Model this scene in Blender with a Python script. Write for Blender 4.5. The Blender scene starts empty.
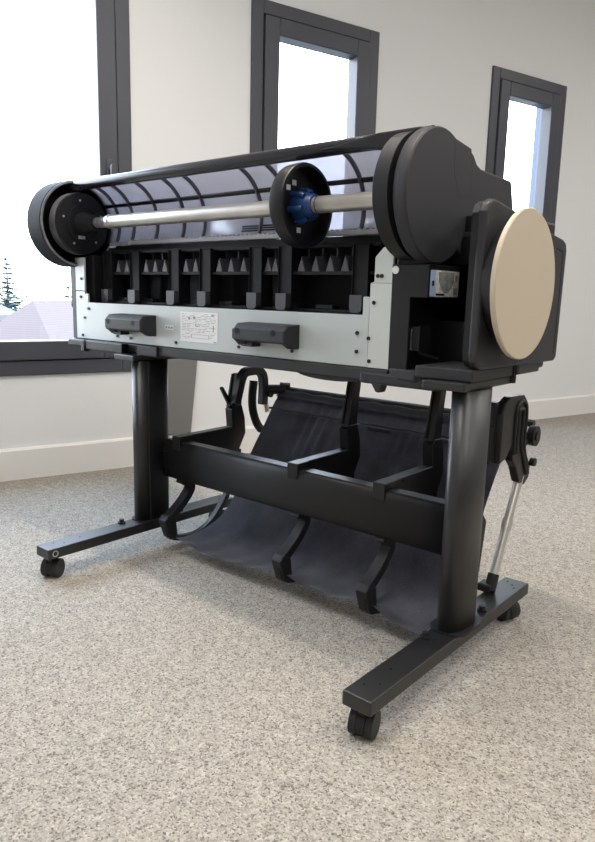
import bpy, bmesh, math, random
from mathutils import Vector, Matrix
random.seed(7)
S = bpy.context.scene
COL = S.collection
PI = math.pi

# ------------------------------------------------------------------ materials
def mat(name, color, rough=.5, metal=0., spec=.5, bump=0., bscale=200., var=0., vscale=30.):
    m = bpy.data.materials.new(name); m.use_nodes = True
    nt = m.node_tree; b = nt.nodes['Principled BSDF']
    b.inputs['Roughness'].default_value = rough
    b.inputs['Metallic'].default_value = metal
    b.inputs['Specular IOR Level'].default_value = spec
    c = (*color, 1)
    b.inputs['Base Color'].default_value = c
    tc = nt.nodes.new('ShaderNodeTexCoord')
    if var:
        n = nt.nodes.new('ShaderNodeTexNoise'); n.inputs['Scale'].default_value = vscale
        n.inputs['Detail'].default_value = 4
        nt.links.new(tc.outputs['Object'], n.inputs['Vector'])
        r = nt.nodes.new('ShaderNodeMapRange')
        r.inputs['From Min'].default_value = .3; r.inputs['From Max'].default_value = .7
        r.inputs['To Min'].default_value = 1 - var; r.inputs['To Max'].default_value = 1 + var
        nt.links.new(n.outputs['Fac'], r.inputs['Value'])
        mx = nt.nodes.new('ShaderNodeMix'); mx.data_type = 'RGBA'; mx.blend_type = 'MULTIPLY'
        mx.inputs['Factor'].default_value = 1
        mx.inputs['A'].default_value = c
        nt.links.new(r.outputs['Result'], mx.inputs['B'])
        nt.links.new(mx.outputs['Result'], b.inputs['Base Color'])
    if bump:
        n = nt.nodes.new('ShaderNodeTexNoise'); n.inputs['Scale'].default_value = bscale
        nt.links.new(tc.outputs['Object'], n.inputs['Vector'])
        bp = nt.nodes.new('ShaderNodeBump'); bp.inputs['Strength'].default_value = bump
        bp.inputs['Distance'].default_value = .002
        nt.links.new(n.outputs['Fac'], bp.inputs['Height'])
        nt.links.new(bp.outputs['Normal'], b.inputs['Normal'])
    return m

M = {}
M['wall'] = mat('white_wall_paint', (.785, .795, .80), .85, bump=.15, bscale=90)
M['wallfar'] = mat('fill_damping_taupe_wall', (.22, .21, .20), .85)  # for the unseen wall behind the camera, toned dark to cut fill and reflections
M['ceil'] = mat('ceiling_paint', (.85, .85, .84), .9)
M['base'] = mat('cream_baseboard_paint', (.80, .79, .77), .55, bump=.05)
M['wframe'] = mat('dark_window_metal', (.062, .064, .080), .42, bump=.05)
M['jamb'] = mat('blue_grey_jamb_metal', (.05, .085, .16), .4)
M['blk'] = mat('black_plastic', (.006, .006, .0075), .42, spec=.42, bump=.12, bscale=500)
M['blk2'] = mat('black_moulded_plastic', (.014, .014, .0155), .48, spec=.3, bump=.2, bscale=700)
M['gry'] = mat('charcoal_plastic', (.027, .027, .031), .5, spec=.35, bump=.2, bscale=700)
M['gloss'] = mat('glossy_dark_plastic', (.016, .016, .021), .22, spec=.6)
M['rib'] = mat('grey_rib_plastic', (.085, .085, .105), .4)
M['steelblk'] = mat('black_powder_coat', (.005, .0053, .0068), .42, spec=.75, bump=.06, bscale=600)
M['beam'] = mat('satin_black_paint', (.012, .012, .0135), .5, spec=.35, bump=.08, bscale=400)
M['drum'] = mat('black_drum_plastic', (.010, .010, .013), .62, spec=.15, bump=.12, bscale=500)
M['deep'] = mat('matte_black', (.005, .005, .006), .6, spec=.25)
M['panel'] = mat('pale_grey_sheet_metal', (.47, .51, .515), .42, metal=.15, bump=.04, bscale=300)
M['panelwarm'] = mat('pale_galvanised_metal', (.55, .575, .56), .4, metal=.2, bump=.04)
M['beige'] = mat('beige_plastic', (.53, .45, .345), .5, bump=.12, bscale=800)
M['tube'] = mat('brushed_steel', (.62, .60, .56), .34, metal=.75, bump=.05, bscale=300, var=.12, vscale=12)
M['tubeend'] = mat('worn_nickel', (.66, .66, .66), .28, metal=.8, var=.3, vscale=90)
M['blue'] = mat('blue_plastic', (.012, .05, .17), .4, bump=.1)
M['white'] = mat('white_plastic', (.75, .75, .74), .5)
M['paper'] = mat('label_paper', (.72, .73, .73), .6)
M['ink'] = mat('label_ink', (.30, .31, .33), .7)
M['redink'] = mat('label_red_ink', (.6, .25, .22), .7)
M['screw'] = mat('dark_screw', (.02, .02, .02), .4, metal=.5)
M['ruler'] = mat('pale_strip_metal', (.42, .42, .45), .5, metal=.1)
M['tabs'] = mat('dark_grey_tabs', (.06, .06, .07), .45)
M['rimgrey'] = mat('worn_grey_rim', (.16, .16, .175), .4, var=.4, vscale=25)
M['ribdark'] = mat('dark_rib_plastic', (.030, .030, .034), .5, spec=.3)
M['foil'] = mat('silver_foil', (.80, .79, .74), .3, metal=.15, var=.35, vscale=70)
M['foilblue'] = mat('pale_blue_label', (.38, .52, .80), .4)
M['foilgrey'] = mat('grey_print', (.34, .34, .32), .4, metal=.2, var=.4, vscale=60)
M['greyshape'] = mat('mid_grey_flat', (.175, .175, .172), .6, bump=.05)
M['rubber'] = mat('castor_rubber', (.010, .010, .011), .5)
M['rooftile'] = mat('pink_roof_tile', (.52, .43, .43), .8, bump=.4, bscale=8, var=.12, vscale=4)
M['roofgrey'] = mat('grey_roof', (.11, .112, .115), .8)
M['render'] = mat('house_render', (.12, .115, .11), .8)
M['needle'] = mat('blue_green_needles', (.048, .082, .084), .8)
M['bark'] = mat('bark', (.09, .10, .10), .9)
M['grass'] = mat('outdoor_ground', (.10, .105, .095), .9, var=.2, vscale=.3)

# roof tiles in courses
nt = M['rooftile'].node_tree
b = nt.nodes['Principled BSDF']
w = nt.nodes.new('ShaderNodeTexWave'); w.bands_direction = 'Z'; w.inputs['Scale'].default_value = 6
tc = nt.nodes.new('ShaderNodeTexCoord'); nt.links.new(tc.outputs['Object'], w.inputs['Vector'])
mx = nt.nodes.new('ShaderNodeMix'); mx.data_type = 'RGBA'; mx.inputs['A'].default_value = (.074, .052, .050, 1); mx.inputs['B'].default_value = (.090, .066, .063, 1)
nt.links.new(w.outputs['Fac'], mx.inputs['Factor']); nt.links.new(mx.outputs['Result'], b.inputs['Base Color'])

# window glass: thin clear pane
def glass(name, tint, gloss=.06):
    m = bpy.data.materials.new(name); m.use_nodes = True
    nt = m.node_tree; nt.nodes.clear()
    o = nt.nodes.new('ShaderNodeOutputMaterial')
    t = nt.nodes.new('ShaderNodeBsdfTransparent'); t.inputs['Color'].default_value = (*tint, 1)
    g = nt.nodes.new('ShaderNodeBsdfGlossy'); g.inputs['Roughness'].default_value = .02
    x = nt.nodes.new('ShaderNodeMixShader'); x.inputs['Fac'].default_value = gloss
    nt.links.new(t.outputs[0], x.inputs[1]); nt.links.new(g.outputs[0], x.inputs[2]); nt.links.new(x.outputs[0], o.inputs[0])
    return m
M['glass'] = glass('window_glass', (.97, .985, 1.))

# smoky translucent roll cover
def smoke():
    m = bpy.data.materials.new('smoky_translucent_plastic'); m.use_nodes = True
    nt = m.node_tree; nt.nodes.clear(); N = nt.nodes.new; K = nt.links.new
    o = N('ShaderNodeOutputMaterial')
    d = N('ShaderNodeBsdfDiffuse'); d.inputs['Color'].default_value = (.34, .34, .40, 1)
    tl = N('ShaderNodeBsdfTranslucent'); tl.inputs['Color'].default_value = (.55, .55, .62, 1)
    tr = N('ShaderNodeBsdfTransparent'); tr.inputs['Color'].default_value = (.74, .76, .85, 1)
    g = N('ShaderNodeBsdfGlossy'); g.inputs['Roughness'].default_value = .22; g.inputs['Color'].default_value = (.9, .92, 1, 1)
    a = N('ShaderNodeMixShader'); a.inputs[0].default_value = .5; K(d.outputs[0], a.inputs[1]); K(tl.outputs[0], a.inputs[2])
    c = N('ShaderNodeMixShader'); c.inputs[0].default_value = .34; K(a.outputs[0], c.inputs[1]); K(tr.outputs[0], c.inputs[2])
    e = N('ShaderNodeMixShader'); e.inputs[0].default_value = .10; K(c.outputs[0], e.inputs[1]); K(g.outputs[0], e.inputs[2])
    K(e.outputs[0], o.inputs[0])
    return m
M['smoke'] = smoke()

# flecked carpet
def carpet():
    m = bpy.data.materials.new('flecked_loop_carpet'); m.use_nodes = True
    nt = m.node_tree; N = nt.nodes.new; K = nt.links.new
    b = nt.nodes['Principled BSDF']; b.inputs['Roughness'].default_value = .95; b.inputs['Specular IOR Level'].default_value = .15
    tc = N('ShaderNodeTexCoord')
    # warp so the yarn loops look irregular
    nw = N('ShaderNodeTexNoise'); nw.inputs['Scale'].default_value = 120
    K(tc.outputs['Object'], nw.inputs['Vector'])
    mad = N('ShaderNodeVectorMath'); mad.operation = 'MULTIPLY_ADD'; mad.inputs[1].default_value = (.006,) * 3
    K(nw.outputs['Color'], mad.inputs[0]); K(tc.outputs['Object'], mad.inputs[2])
    v = N('ShaderNodeTexVoronoi'); v.inputs['Scale'].default_value = 330
    K(mad.outputs[0], v.inputs['Vector'])
    sep = N('ShaderNodeSeparateColor'); K(v.outputs['Color'], sep.inputs[0])
    r = N('ShaderNodeValToRGB'); cr = r.color_ramp; cr.interpolation = 'LINEAR'
    stops = [(0, (0.1565, 0.1369, 0.1161)), (0.12, (0.2426, 0.2167, 0.1887)), (0.25, (0.3443, 0.3118, 0.2685)), (0.55, (0.407, 0.3688, 0.3193)), (0.8, (0.4539, 0.4182, 0.3665)), (1, (0.5322, 0.4981, 0.4427))]
    cr.elements[0].position = 0; cr.elements[0].color = (*stops[0][1], 1)
    cr.elements[1].position = 1; cr.elements[1].color = (*stops[-1][1], 1)
    for p, c in stops[1:-1]:
        el = cr.elements.new(p); el.color = (*c, 1)
    K(sep.outputs[0], r.inputs[0])
    n2 = N('ShaderNodeTexNoise'); n2.inputs['Scale'].default_value = 40; n2.inputs['Detail'].default_value = 3
    K(tc.outputs['Object'], n2.inputs['Vector'])
    mr = N('ShaderNodeMapRange'); mr.inputs['From Min'].default_value = .3; mr.inputs['From Max'].default_value = .7
    mr.inputs['To Min'].default_value = .88; mr.inputs['To Max'].default_value = 1.1
    K(n2.outputs['Fac'], mr.inputs['Value'])
    mx = N('ShaderNodeMix'); mx.data_type = 'RGBA'; mx.blend_type = 'MULTIPLY'; mx.inputs['Factor'].default_value = 1
    K(r.outputs[0], mx.inputs['A']); K(mr.outputs[0], mx.inputs['B'])
    K(mx.outputs['Result'], b.inputs['Base Color'])
    bp = N('ShaderNodeBump'); bp.inputs['Strength'].default_value = .7; bp.inputs['Distance'].default_value = .004; bp.invert = True
    K(v.outputs['Distance'], bp.inputs['Height']); K(bp.outputs['Normal'], b.inputs['Normal'])
    return m
M['carpet'] = carpet()

# woven basket cloth
def cloth(name, c, amp=.35):
    m = bpy.data.materials.new(name); m.use_nodes = True
    nt = m.node_tree; N = nt.nodes.new; K = nt.links.new
    b = nt.nodes['Principled BSDF']; b.inputs['Roughness'].default_value = .85
    b.inputs['Specular IOR Level'].default_value = .25
    b.inputs['Sheen Weight'].default_value = .4; b.inputs['Sheen Roughness'].default_value = .4
    tc = N('ShaderNodeTexCoord')
    n = N('ShaderNodeTexNoise'); n.inputs['Scale'].default_value = 420; n.inputs['Detail'].default_value = 2
    n3 = N('ShaderNodeTexNoise'); n3.inputs['Scale'].default_value = 14; n3.inputs['Detail'].default_value = 5
    K(tc.outputs['Object'], n.inputs['Vector']); K(tc.outputs['Object'], n3.inputs['Vector'])
    ad = N('ShaderNodeMath'); ad.operation = 'ADD'; K(n.outputs['Fac'], ad.inputs[0]); K(n3.outputs['Fac'], ad.inputs[1])
    mr = N('ShaderNodeMapRange'); mr.inputs['From Min'].default_value = .7; mr.inputs['From Max'].default_value = 1.3
    mr.inputs['To Min'].default_value = 1 - amp; mr.inputs['To Max'].default_value = 1 + amp
    K(ad.outputs[0], mr.inputs['Value'])
    mx = N('ShaderNodeMix'); mx.data_type = 'RGBA'; mx.blend_type = 'MULTIPLY'; mx.inputs['Factor'].default_value = 1
    mx.inputs['A'].default_value = (*c, 1); K(mr.outputs[0], mx.inputs['B']); K(mx.outputs['Result'], b.inputs['Base Color'])
    bp = N('ShaderNodeBump'); bp.inputs['Strength'].default_value = .3; bp.inputs['Distance'].default_value = .002
    K(n.outputs['Fac'], bp.inputs['Height']); K(bp.outputs['Normal'], b.inputs['Normal'])
    return m
M['cloth'] = cloth('black_woven_cloth', (.112, .114, .138))
M['hem'] = cloth('black_hem_cloth', (.045, .046, .057))

# ------------------------------------------------------------------ geometry helpers (all in world metres)
class MB:
    def __init__(s): s.bm = bmesh.new(); s.mi = 0
    def _faces(s, fs):
        for f in fs: f.material_index = s.mi
    def mesh_part(s, bm2, bevel=0, seg=2):
        if bevel:
            es = [e for e in bm2.edges if len(e.link_faces) == 2 and e.calc_face_angle(0) > .5]
            bmesh.ops.bevel(bm2, geom=es, offset=bevel, segments=seg, affect='EDGES', profile=.5, clamp_overlap=True)
        bmesh.ops.recalc_face_normals(bm2, faces=bm2.faces)
        vm = {}
        for v in bm2.verts: vm[v] = s.bm.verts.new(v.co)
        for f in bm2.faces:
            try:
                nf = s.bm.faces.new([vm[v] for v in f.verts]); nf.material_index = s.mi; nf.smooth = f.smooth
            except ValueError: pass
        bm2.free(); return s
    def box(s, x0, x1, y0, y1, z0, z1, bevel=0, seg=2):
        b = bmesh.new()
        bmesh.ops.create_cube(b, size=1)
        for v in b.verts:
            v.co = Vector(((x0 + x1) / 2 + v.co.x * (x1 - x0), (y0 + y1) / 2 + v.co.y * (y1 - y0), (z0 + z1) / 2 + v.co.z * (z1 - z0)))
        return s.mesh_part(b, bevel, seg)
    def prism(s, pts, a0, a1, axis='x', bevel=0, seg=2):
        """polygon in the plane across axis, extruded from a0 to a1; pts are (y,z) / (x,z) / (x,y)"""
        b = bmesh.new()
        def P(p, a): return {'x': (a, p[0], p[1]), 'y': (p[0], a, p[1]), 'z': (p[0], p[1], a)}[axis]
        A = [b.verts.new(P(p, a0)) for p in pts]; B = [b.verts.new(P(p, a1)) for p in pts]
        n = len(pts)
        b.faces.new(A); b.faces.new(B[::-1])
        for i in range(n): b.faces.new((A[i], B[i], B[(i + 1) % n], A[(i + 1) % n]))
        bmesh.ops.recalc_face_normals(b, faces=b.faces)
        return s.mesh_part(b, bevel, seg)
    def lathe(s, prof, cy, cz, n=64, axis='x', closed=False):
        """prof: (position along axis, radius); centre (cy,cz) in the other two axes"""
        b = bmesh.new(); rings = []
        for a, r in prof:
            ring = []
            if r < 1e-6:
                v = b.verts.new({'x': (a, cy, cz), 'y': (cy, a, cz), 'z': (cy, cz, a)}[axis]); ring = [v] * n
            else:
                for i in range(n):
                    t = 2 * PI * i / n; c, q = r * math.cos(t), r * math.sin(t)
                    ring.append(b.verts.new({'x': (a, cy + c, cz + q), 'y': (cy + c, a, cz + q), 'z': (cy + c, cz + q, a)}[axis]))
            rings.append(ring)
        if closed: rings.append(rings[0])
        for R0, R1 in zip(rings, rings[1:]):
            for i in range(n):
                j = (i + 1) % n
                vs = []
                for v in (R0[i], R0[j], R1[j], R1[i]):
                    if v not in vs: vs.append(v)
                if len(vs) >= 3:
                    try: f = b.faces.new(vs)
                    except ValueError: pass
        if not closed:
            for R0 in (rings[0], rings[-1]):
                if len(set(R0)) == n:
                    b.faces.new(R0)
        bmesh.ops.recalc_face_normals(b, faces=b.faces)
        for f in b.faces:
            if len(f.verts) <= 4: f.smooth = True
        for e in b.edges:
            if len(e.link_faces) == 2 and e.calc_face_angle(0) > .6: e.smooth = False
        return s.mesh_part2(b)
    def mesh_part2(s, bm2):
        vm = {}
        for v in bm2.verts: vm[v] = s.bm.verts.new(v.co)
        for f in bm2.faces:
            nf = s.bm.faces.new([vm[v] for v in f.verts]); nf.material_index = s.mi; nf.smooth = f.smooth
        for e in bm2.edges:
            if not e.smooth:
                q = s.bm.edges.get((vm[e.verts[0]], vm[e.verts[1]]))
                if q: q.smooth = False
        bm2.free(); return s
    def cyl(s, p0, p1, r, n=24, r1=None):
        return s.tube([p0, p1], r, n, r1)
    def tube(s, path, r, n=12, r1=None, sx=1., sy=1.):
        b = bmesh.new(); path = [Vector(p) for p in path]; rings = []; up = None
        for i, p in enumerate(path):
            d = (path[min(i + 1, len(path) - 1)] - path[max(i - 1, 0)]).normalized()
            if up is None:
                up = Vector((1, 0, 0)) if abs(d.x) < .9 else Vector((0, 0, 1))
            u = (up - d * up.dot(d)).normalized(); w = d.cross(u); up = u
            rr = r if r1 is None else r + (r1 - r) * i / (len(path) - 1)
            rings.append([b.verts.new(p + u * (rr * sx * math.cos(2 * PI * k / n)) + w * (rr * sy * math.sin(2 * PI * k / n))) for k in range(n)])
        for R0, R1 in zip(rings, rings[1:]):
            for i in range(n):
                f = b.faces.new((R0[i], R0[(i + 1) % n], R1[(i + 1) % n], R1[i])); f.smooth = True
        b.faces.new(rings[0]); b.faces.new(rings[-1])
        bmesh.ops.recalc_face_normals(b, faces=b.faces)
        for e in b.edges:
            if len(e.link_faces) == 2 and e.calc_face_angle(0) > .9: e.smooth = False
        return s.mesh_part2(b)
    def ribbon(s, path, th, x0, x1, bevel=0):
        """flat bar following a (y,z) path, th thick in the plane, x0..x1 wide"""
        P = [Vector(p) for p in path]; L, R = [], []
        for i, p in enumerate(P):
            d = (P[min(i + 1, len(P) - 1)] - P[max(i - 1, 0)]).normalized(); nrm = Vector((-d.y, d.x))
            L.append(tuple(p + nrm * th / 2)); R.append(tuple(p - nrm * th / 2))
        return s.prism(L + R[::-1], x0, x1, 'x', bevel, 1)
    def build(s, name, mats, parent=None, rot=None):
        """link as one mesh object; with a parent the vertices become relative to it"""
        org = Vector((0, 0, 0))
        q = parent
        while q is not None: org += q.location; q = q.parent
        me = bpy.data.meshes.new(name)
        for v in s.bm.verts: v.co -= org
        s.bm.to_mesh(me); s.bm.free()
        if not isinstance(mats, (list, tuple)): mats = [mats]
        for m in mats: me.materials.append(M[m] if isinstance(m, str) else m)
        o = bpy.data.objects.new(name, me); COL.objects.link(o)
        if parent is not None: o.parent = parent
        return o

def build_each(mb, name, mt, parent):
    """every connected piece becomes an object of its own"""
    bm = mb.bm; bm.verts.ensure_lookup_table(); seen = set(); out = []
    for v in list(bm.verts):
        if v in seen: continue
        st, isl = [v], []
        seen.add(v)
        while st:
            q = st.pop(); isl.append(q)
            for e in q.link_edges:
                o = e.other_vert(q)
                if o not in seen: seen.add(o); st.append(o)
        fs = {f for q in isl for f in q.link_faces}
        n = MB(); vm = {q: n.bm.verts.new(q.co) for q in isl}
        for f in fs:
            nf = n.bm.faces.new([vm[q] for q in f.verts]); nf.smooth = f.smooth; nf.material_index = f.material_index
        for f in fs:
            for e in f.edges:
                if not e.smooth: n.bm.edges.get((vm[e.verts[0]], vm[e.verts[1]])).smooth = False
        out.append(n.build(name, mt, parent))
    bm.free(); return out

def smooth_path(pts, n=6):
    """Catmull-Rom through the given points"""
    P = [Vector(p) for p in pts]; out = []
    for i in range(len(P) - 1):
        a, b, c, d = P[max(i - 1, 0)], P[i], P[i + 1], P[min(i + 2, len(P) - 1)]
        for k in range(n):
            t = k / n
            out.append(.5 * ((2 * b) + (c - a) * t + (2 * a - 5 * b + 4 * c - d) * t * t + (3 * b - a - 3 * c + d) * t ** 3))
    out.append(P[-1]); return out
def rrect(y0, y1, z0, z1, r, n=6, corners=(1, 1, 1, 1)):
    out = []
    for k, (cy, cz, a) in enumerate(((y1, z1, 0), (y0, z1, PI / 2), (y0, z0, PI), (y1, z0, 3 * PI / 2))):
        rr = r if corners[k] else 1e-4
        sy = -1 if cy == y1 else 1; sz = -1 if cz == z1 else 1
        for i in range(n + 1):
            t = a + PI / 2 * i / n
            out.append((cy + sy * rr + rr * math.cos(t), cz + sz * rr + rr * math.sin(t)))
    return out
def empty(name, loc, label, cat, group=None):
    o = bpy.data.objects.new(name, None); COL.objects.link(o); o.location = loc; o.empty_display_size = .05
    o['label'] = label; o['category'] = cat
    if group: o['group'] = group
    return o
def struct(o): o['kind'] = 'structure'; return o

# ------------------------------------------------------------------ room, laid out along the window wall
W0 = Vector((0, 6.3713, 0)); WD = Vector((.29227, .95634, 0)); WN = Vector((-.95634, .29227, 0))   # along the wall, and out through it
WROT = Matrix(((WD.x, WN.x, 0), (WD.y, WN.y, 0), (0, 0, 1)))
def to_wall(mb):
    for v in mb.bm.verts: v.co = W0 + WROT @ v.co
    return mb
def in_wall(s, n, z): return W0 + WD * s + WN * n + Vector((0, 0, z))

SL, SR, NB, H = -10.2, .6, -5.4, 2.75
WT = .17
wins = [(-8.05, -6.297, .417, 2.02), (-5.747, -5.041, .417, 2.02), (-4.237, -3.599, .417, 2.02)]
m = MB()
ss = [SL - WT] + [a for w_ in wins for a in w_[:2]] + [SR + WT]
for i in range(0, len(ss), 2): m.box(ss[i], ss[i + 1], 0, WT, 0, H)
for s0, s1, z0, z1 in wins:
    m.box(s0, s1, 0, WT, 0, z0); m.box(s0, s1, 0, WT, z1, H)
struct(to_wall(m).build('wall_back', 'wall'))
struct(to_wall(MB().box(SL - WT, SL, NB, 0, 0, H)).build('wall_left', 'wall'))
struct(to_wall(MB().box(SR, SR + WT, NB, 0, 0, H)).build('wall_right', 'wall'))
struct(to_wall(MB().box(SL - WT, SR + WT, NB - WT, NB, 0, H)).build('wall_front', 'wallfar'))
struct(to_wall(MB().box(SL - WT, SR + WT, NB - WT, WT, H, H + .15)).build('ceiling', 'ceil'))
struct(to_wall(MB().box(SL - WT, SR + WT, NB - WT, WT, -.15, 0)).build('floor', 'carpet'))
m = MB(); m.prism([(-.016, 0), (-.016, .119), (-.010, .1276), (0, .1276), (0, 0)], SL, SR, 'x')
struct(to_wall(m).build('baseboard_back', 'base'))

def window(k, s0, s1, z0, z1, handle=False):
    OF, SF = .058, .074                       # outer frame, sash widths
    m = MB()
    def ring(a, b, c, d, wd, n0, n1, bev=.004):
        m.box(a, a + wd, n0, n1, c, d, bev); m.box(b - wd, b, n0, n1, c, d, bev)
        m.box(a + wd, b - wd, n0, n1, c, c + wd, bev); m.box(a + wd, b - wd, n0, n1, d - wd, d, bev)
    ring(s0, s1, z0, z1, OF, -.012, .06)
    g = .004
    ring(s0 + OF + g, s1 - OF - g, z0 + OF + g, z1 - OF - g, SF, -.022, .055)
    m.box(s0 + OF, s1 - OF, .02, .05, z0 + OF - .002, z0 + OF + .006)      # rebate closing the gap between frame and sash
    m.box(s0 + OF - .001, s0 + OF + .006, .02, .05, z0 + OF, z1 - OF); m.box(s1 - OF - .006, s1 - OF + .001, .02, .05, z0 + OF, z1 - OF)
    m.box(s0 + OF, s1 - OF, .02, .05, z1 - OF - .006, z1 - OF + .001)
    fr = to_wall(m).build('window_%d' % k, 'wframe'); struct(fr)
    a = OF + SF
    p = to_wall(MB().box(s0 + a - .01, s1 - a + .01, .028, .034, z0 + a - .01, z1 - a + .01)).build('window_glass', 'glass', fr)
    m = MB()                                      # outer metal reveal
    for (x0, x1, y0, y1) in ((s0, s0 + .05, z0, z1), (s1 - .05, s1, z0, z1), (s0, s1, z1 - .05, z1), (s0, s1, z0, z0 + .05)):
        m.box(x0, x1, .06, .165, y0, y1, .002)
    for x0 in (s1 - .105, s1 - .078): m.box(x0, x0 + .010, .060, .085, z0, z1, .002)
    to_wall(m).build('window_reveal', 'jamb', fr)
    if handle:
        m = MB(); c = s1 - OF - SF / 2; z = 1.235
        m.box(c - .014, c + .014, -.032, -.022, z - .035, z + .035, .004); m.cyl((c, -.03, z), (c, -.06, z), .010, 14)
        m.box(c - .011, c + .011, -.068, -.052, z - .115, z + .012, .005)
        to_wall(m).build('window_handle', 'wframe', fr)
window(1, *wins[0], handle=True); window(2, *wins[1]); window(3, *wins[2])

m = MB(); m.prism([(-6.262, .128), (-6.262, .62), (-5.998, .62), (-6.047, .128)], -.024, -.001, 'y', .002)  # flat grey slab against the wall, narrower at the bottom
gp = to_wall(m).build('grey_shape', 'greyshape'); gp['label'] = 'grey tapered shape on the white wall above the baseboard, behind the left leg'; gp['category'] = 'panel'

# ------------------------------------------------------------------ outside
m = MB(); m.box(-90, 40, -60, 90, -5.2, -5.0)
# keep the ground clear of the building itself
gr = m.build('ground_outside', 'grass'); struct(gr)
EX, EY = Vector((.4559, .89, 0)), Vector((-.89, .4559, 0))     # rightwards and away as seen from the room
def rv(r, o): return EX * r + EY * o
def house(name, peak, e_ang, w_, drop, length, label, mroof, eave=.35):
    """hipped house: peak is the near end of the ridge"""
    e = rv(math.cos(e_ang), math.sin(e_ang)); f = rv(-math.sin(e_ang), math.cos(e_ang))
    root = empty(name, (peak.x, peak.y, -5.0), label, 'house')
    b = MB(); Z = Vector((0, 0, 1)); p2 = peak + e * length
    c = [peak - e * w_ - f * w_, p2 + e * w_ - f * w_, p2 + e * w_ + f * w_, peak - e * w_ + f * w_]
    c = [v - Z * drop for v in c]
    V = [b.bm.verts.new(v) for v in [peak, p2] + c]; lo = [b.bm.verts.new(v - Z * .18) for v in c]
    for q in ((V[0], V[2], V[3], V[1]), (V[1], V[3], V[4]), (V[1], V[4], V[5], V[0]), (V[0], V[5], V[2])): b.bm.faces.new(q)
    for i in range(4): b.bm.faces.new((V[2 + i], V[2 + (i + 1) % 4], lo[(i + 1) % 4], lo[i]))
    b.bm.faces.new(lo[::-1]); bmesh.ops.recalc_face_normals(b.bm, faces=b.bm.faces)
    b.build('roof', mroof, root)
    b = MB(); k = (w_ - eave)
    cc = [peak - e * k - f * k, p2 + e * k - f * k, p2 + e * k + f * k, peak - e * k + f * k]
    b.prism([(v.x, v.y) for v in cc], -5.0, peak.z - drop - .15, 'z')
    b.build('wall', 'render', root)
    return root
CAMP = Vector((.60383, -1.46934, .75803))
house('house', Vector((-15.94, 7.74, .45)), math.radians(57.8), 3.6, 3.3, 5, 'house with a large pinkish tiled hip roof seen through the left window', 'rooftile')
house('house', Vector((-23.9, 9.8, .46)), math.radians(45), 1.05, .66, .4, 'paler roofed house at the far left edge of the left window', 'roofgrey')

def conifer(loc, h, rad, seed, label, group=None, layers=34):
    rnd = random.Random(seed)
    root = empty('conifer_tree', loc, label, 'tree', group)
    x, y, z = loc
    MB().tube([(x, y, z), (x, y, z + h)], .16, 8, .015).build('trunk', 'bark', root)
    m = MB(); bm = m.bm
    for L in range(layers):
        t = L / (layers - 1); zz = z + h * (.18 + .80 * t); R = rad * (1 - t) ** .9 + .05
        nb = 15 if t < .7 else 10
        for k in range(nb):
            a = 2 * PI * (k + rnd.random()) / nb; Lr = R * rnd.uniform(.45, 1.1)
            d = Vector((math.cos(a), math.sin(a), 0)); s_ = Vector((-d.y, d.x, 0))
            n = max(3, int(Lr / .16))
            for i in range(n):
                u = (i + .5) / n; c = Vector((x, y, zz)) + d * (Lr * u) + Vector((0, 0, -.28 * Lr * u + rnd.uniform(-.05, .05)))
                q = min(1, .4 + .7 * R); wd = .34 * (1.15 - u) * (.22 + R)
                for sg in (-1, 1):
                    a0 = bm.verts.new(c); a1 = bm.verts.new(c + s_ * sg * wd + d * .1 * q + Vector((0, 0, rnd.uniform(-.12, .02) * q))); a2 = bm.verts.new(c + d * .22 * q + Vector((0, 0, -.05 * q)))
                    bm.faces.new((a0, a1, a2))
    m.build('foliage', 'needle', root)
    return root
conifer((-24.55, 11.56, -5.0), 6.95, 2.6, 3, 'tall conifer rising behind the tiled roof in the left window')
conifer((-27.25, 15.73, -5.0), 5.95, 1.9, 5, 'small dark conifer tip showing above the roof ridge beside the printer', layers=14)

# ------------------------------------------------------------------ printer stand
FW, YN, YF, ZB, ZT, WX = .0303, -.575, .099, .0596, .0873, -1.0098
stand = empty('printer_stand', (-.505, -.22, 0), 'black steel castor stand with two oval columns carrying the printer', 'stand')
def castor(cx, cy, foot, ang):
    foot = stand
    m = MB(); c, s = math.cos(ang), math.sin(ang)
    def T(x, y, z): return (cx + c * x - s * y, cy + s * x + c * y, z)
    m.cyl(T(0, 0, .052), T(0, 0, .0600), .013, 20)
    # hood over the twin wheels
    m.tube([T(-.006, 0, .047), T(.006, 0, .047)], .012, 16)
    m.tube([T(-.008, 0, .026), T(.008, 0, .026)], .022, 20)
    o = m.build('castor', 'blk2', foot)
    for sg in (-1, 1):
        w = MB(); w.tube([T(sg * .009, .004, .0250), T(sg * .0115, .004, .0250), T(sg * .020, .004, .0250), T(sg * .022, .004, .0250)], .0250, 28)
        w.build('castor_wheel', 'rubber', o)
        h = MB(); h.cyl(T(sg * .021, .004, .0250), T(sg * .0235, .004, .0250), .010, 16); h.build('castor_hub', 'blk2', o) if False else h.bm.free()
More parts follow.
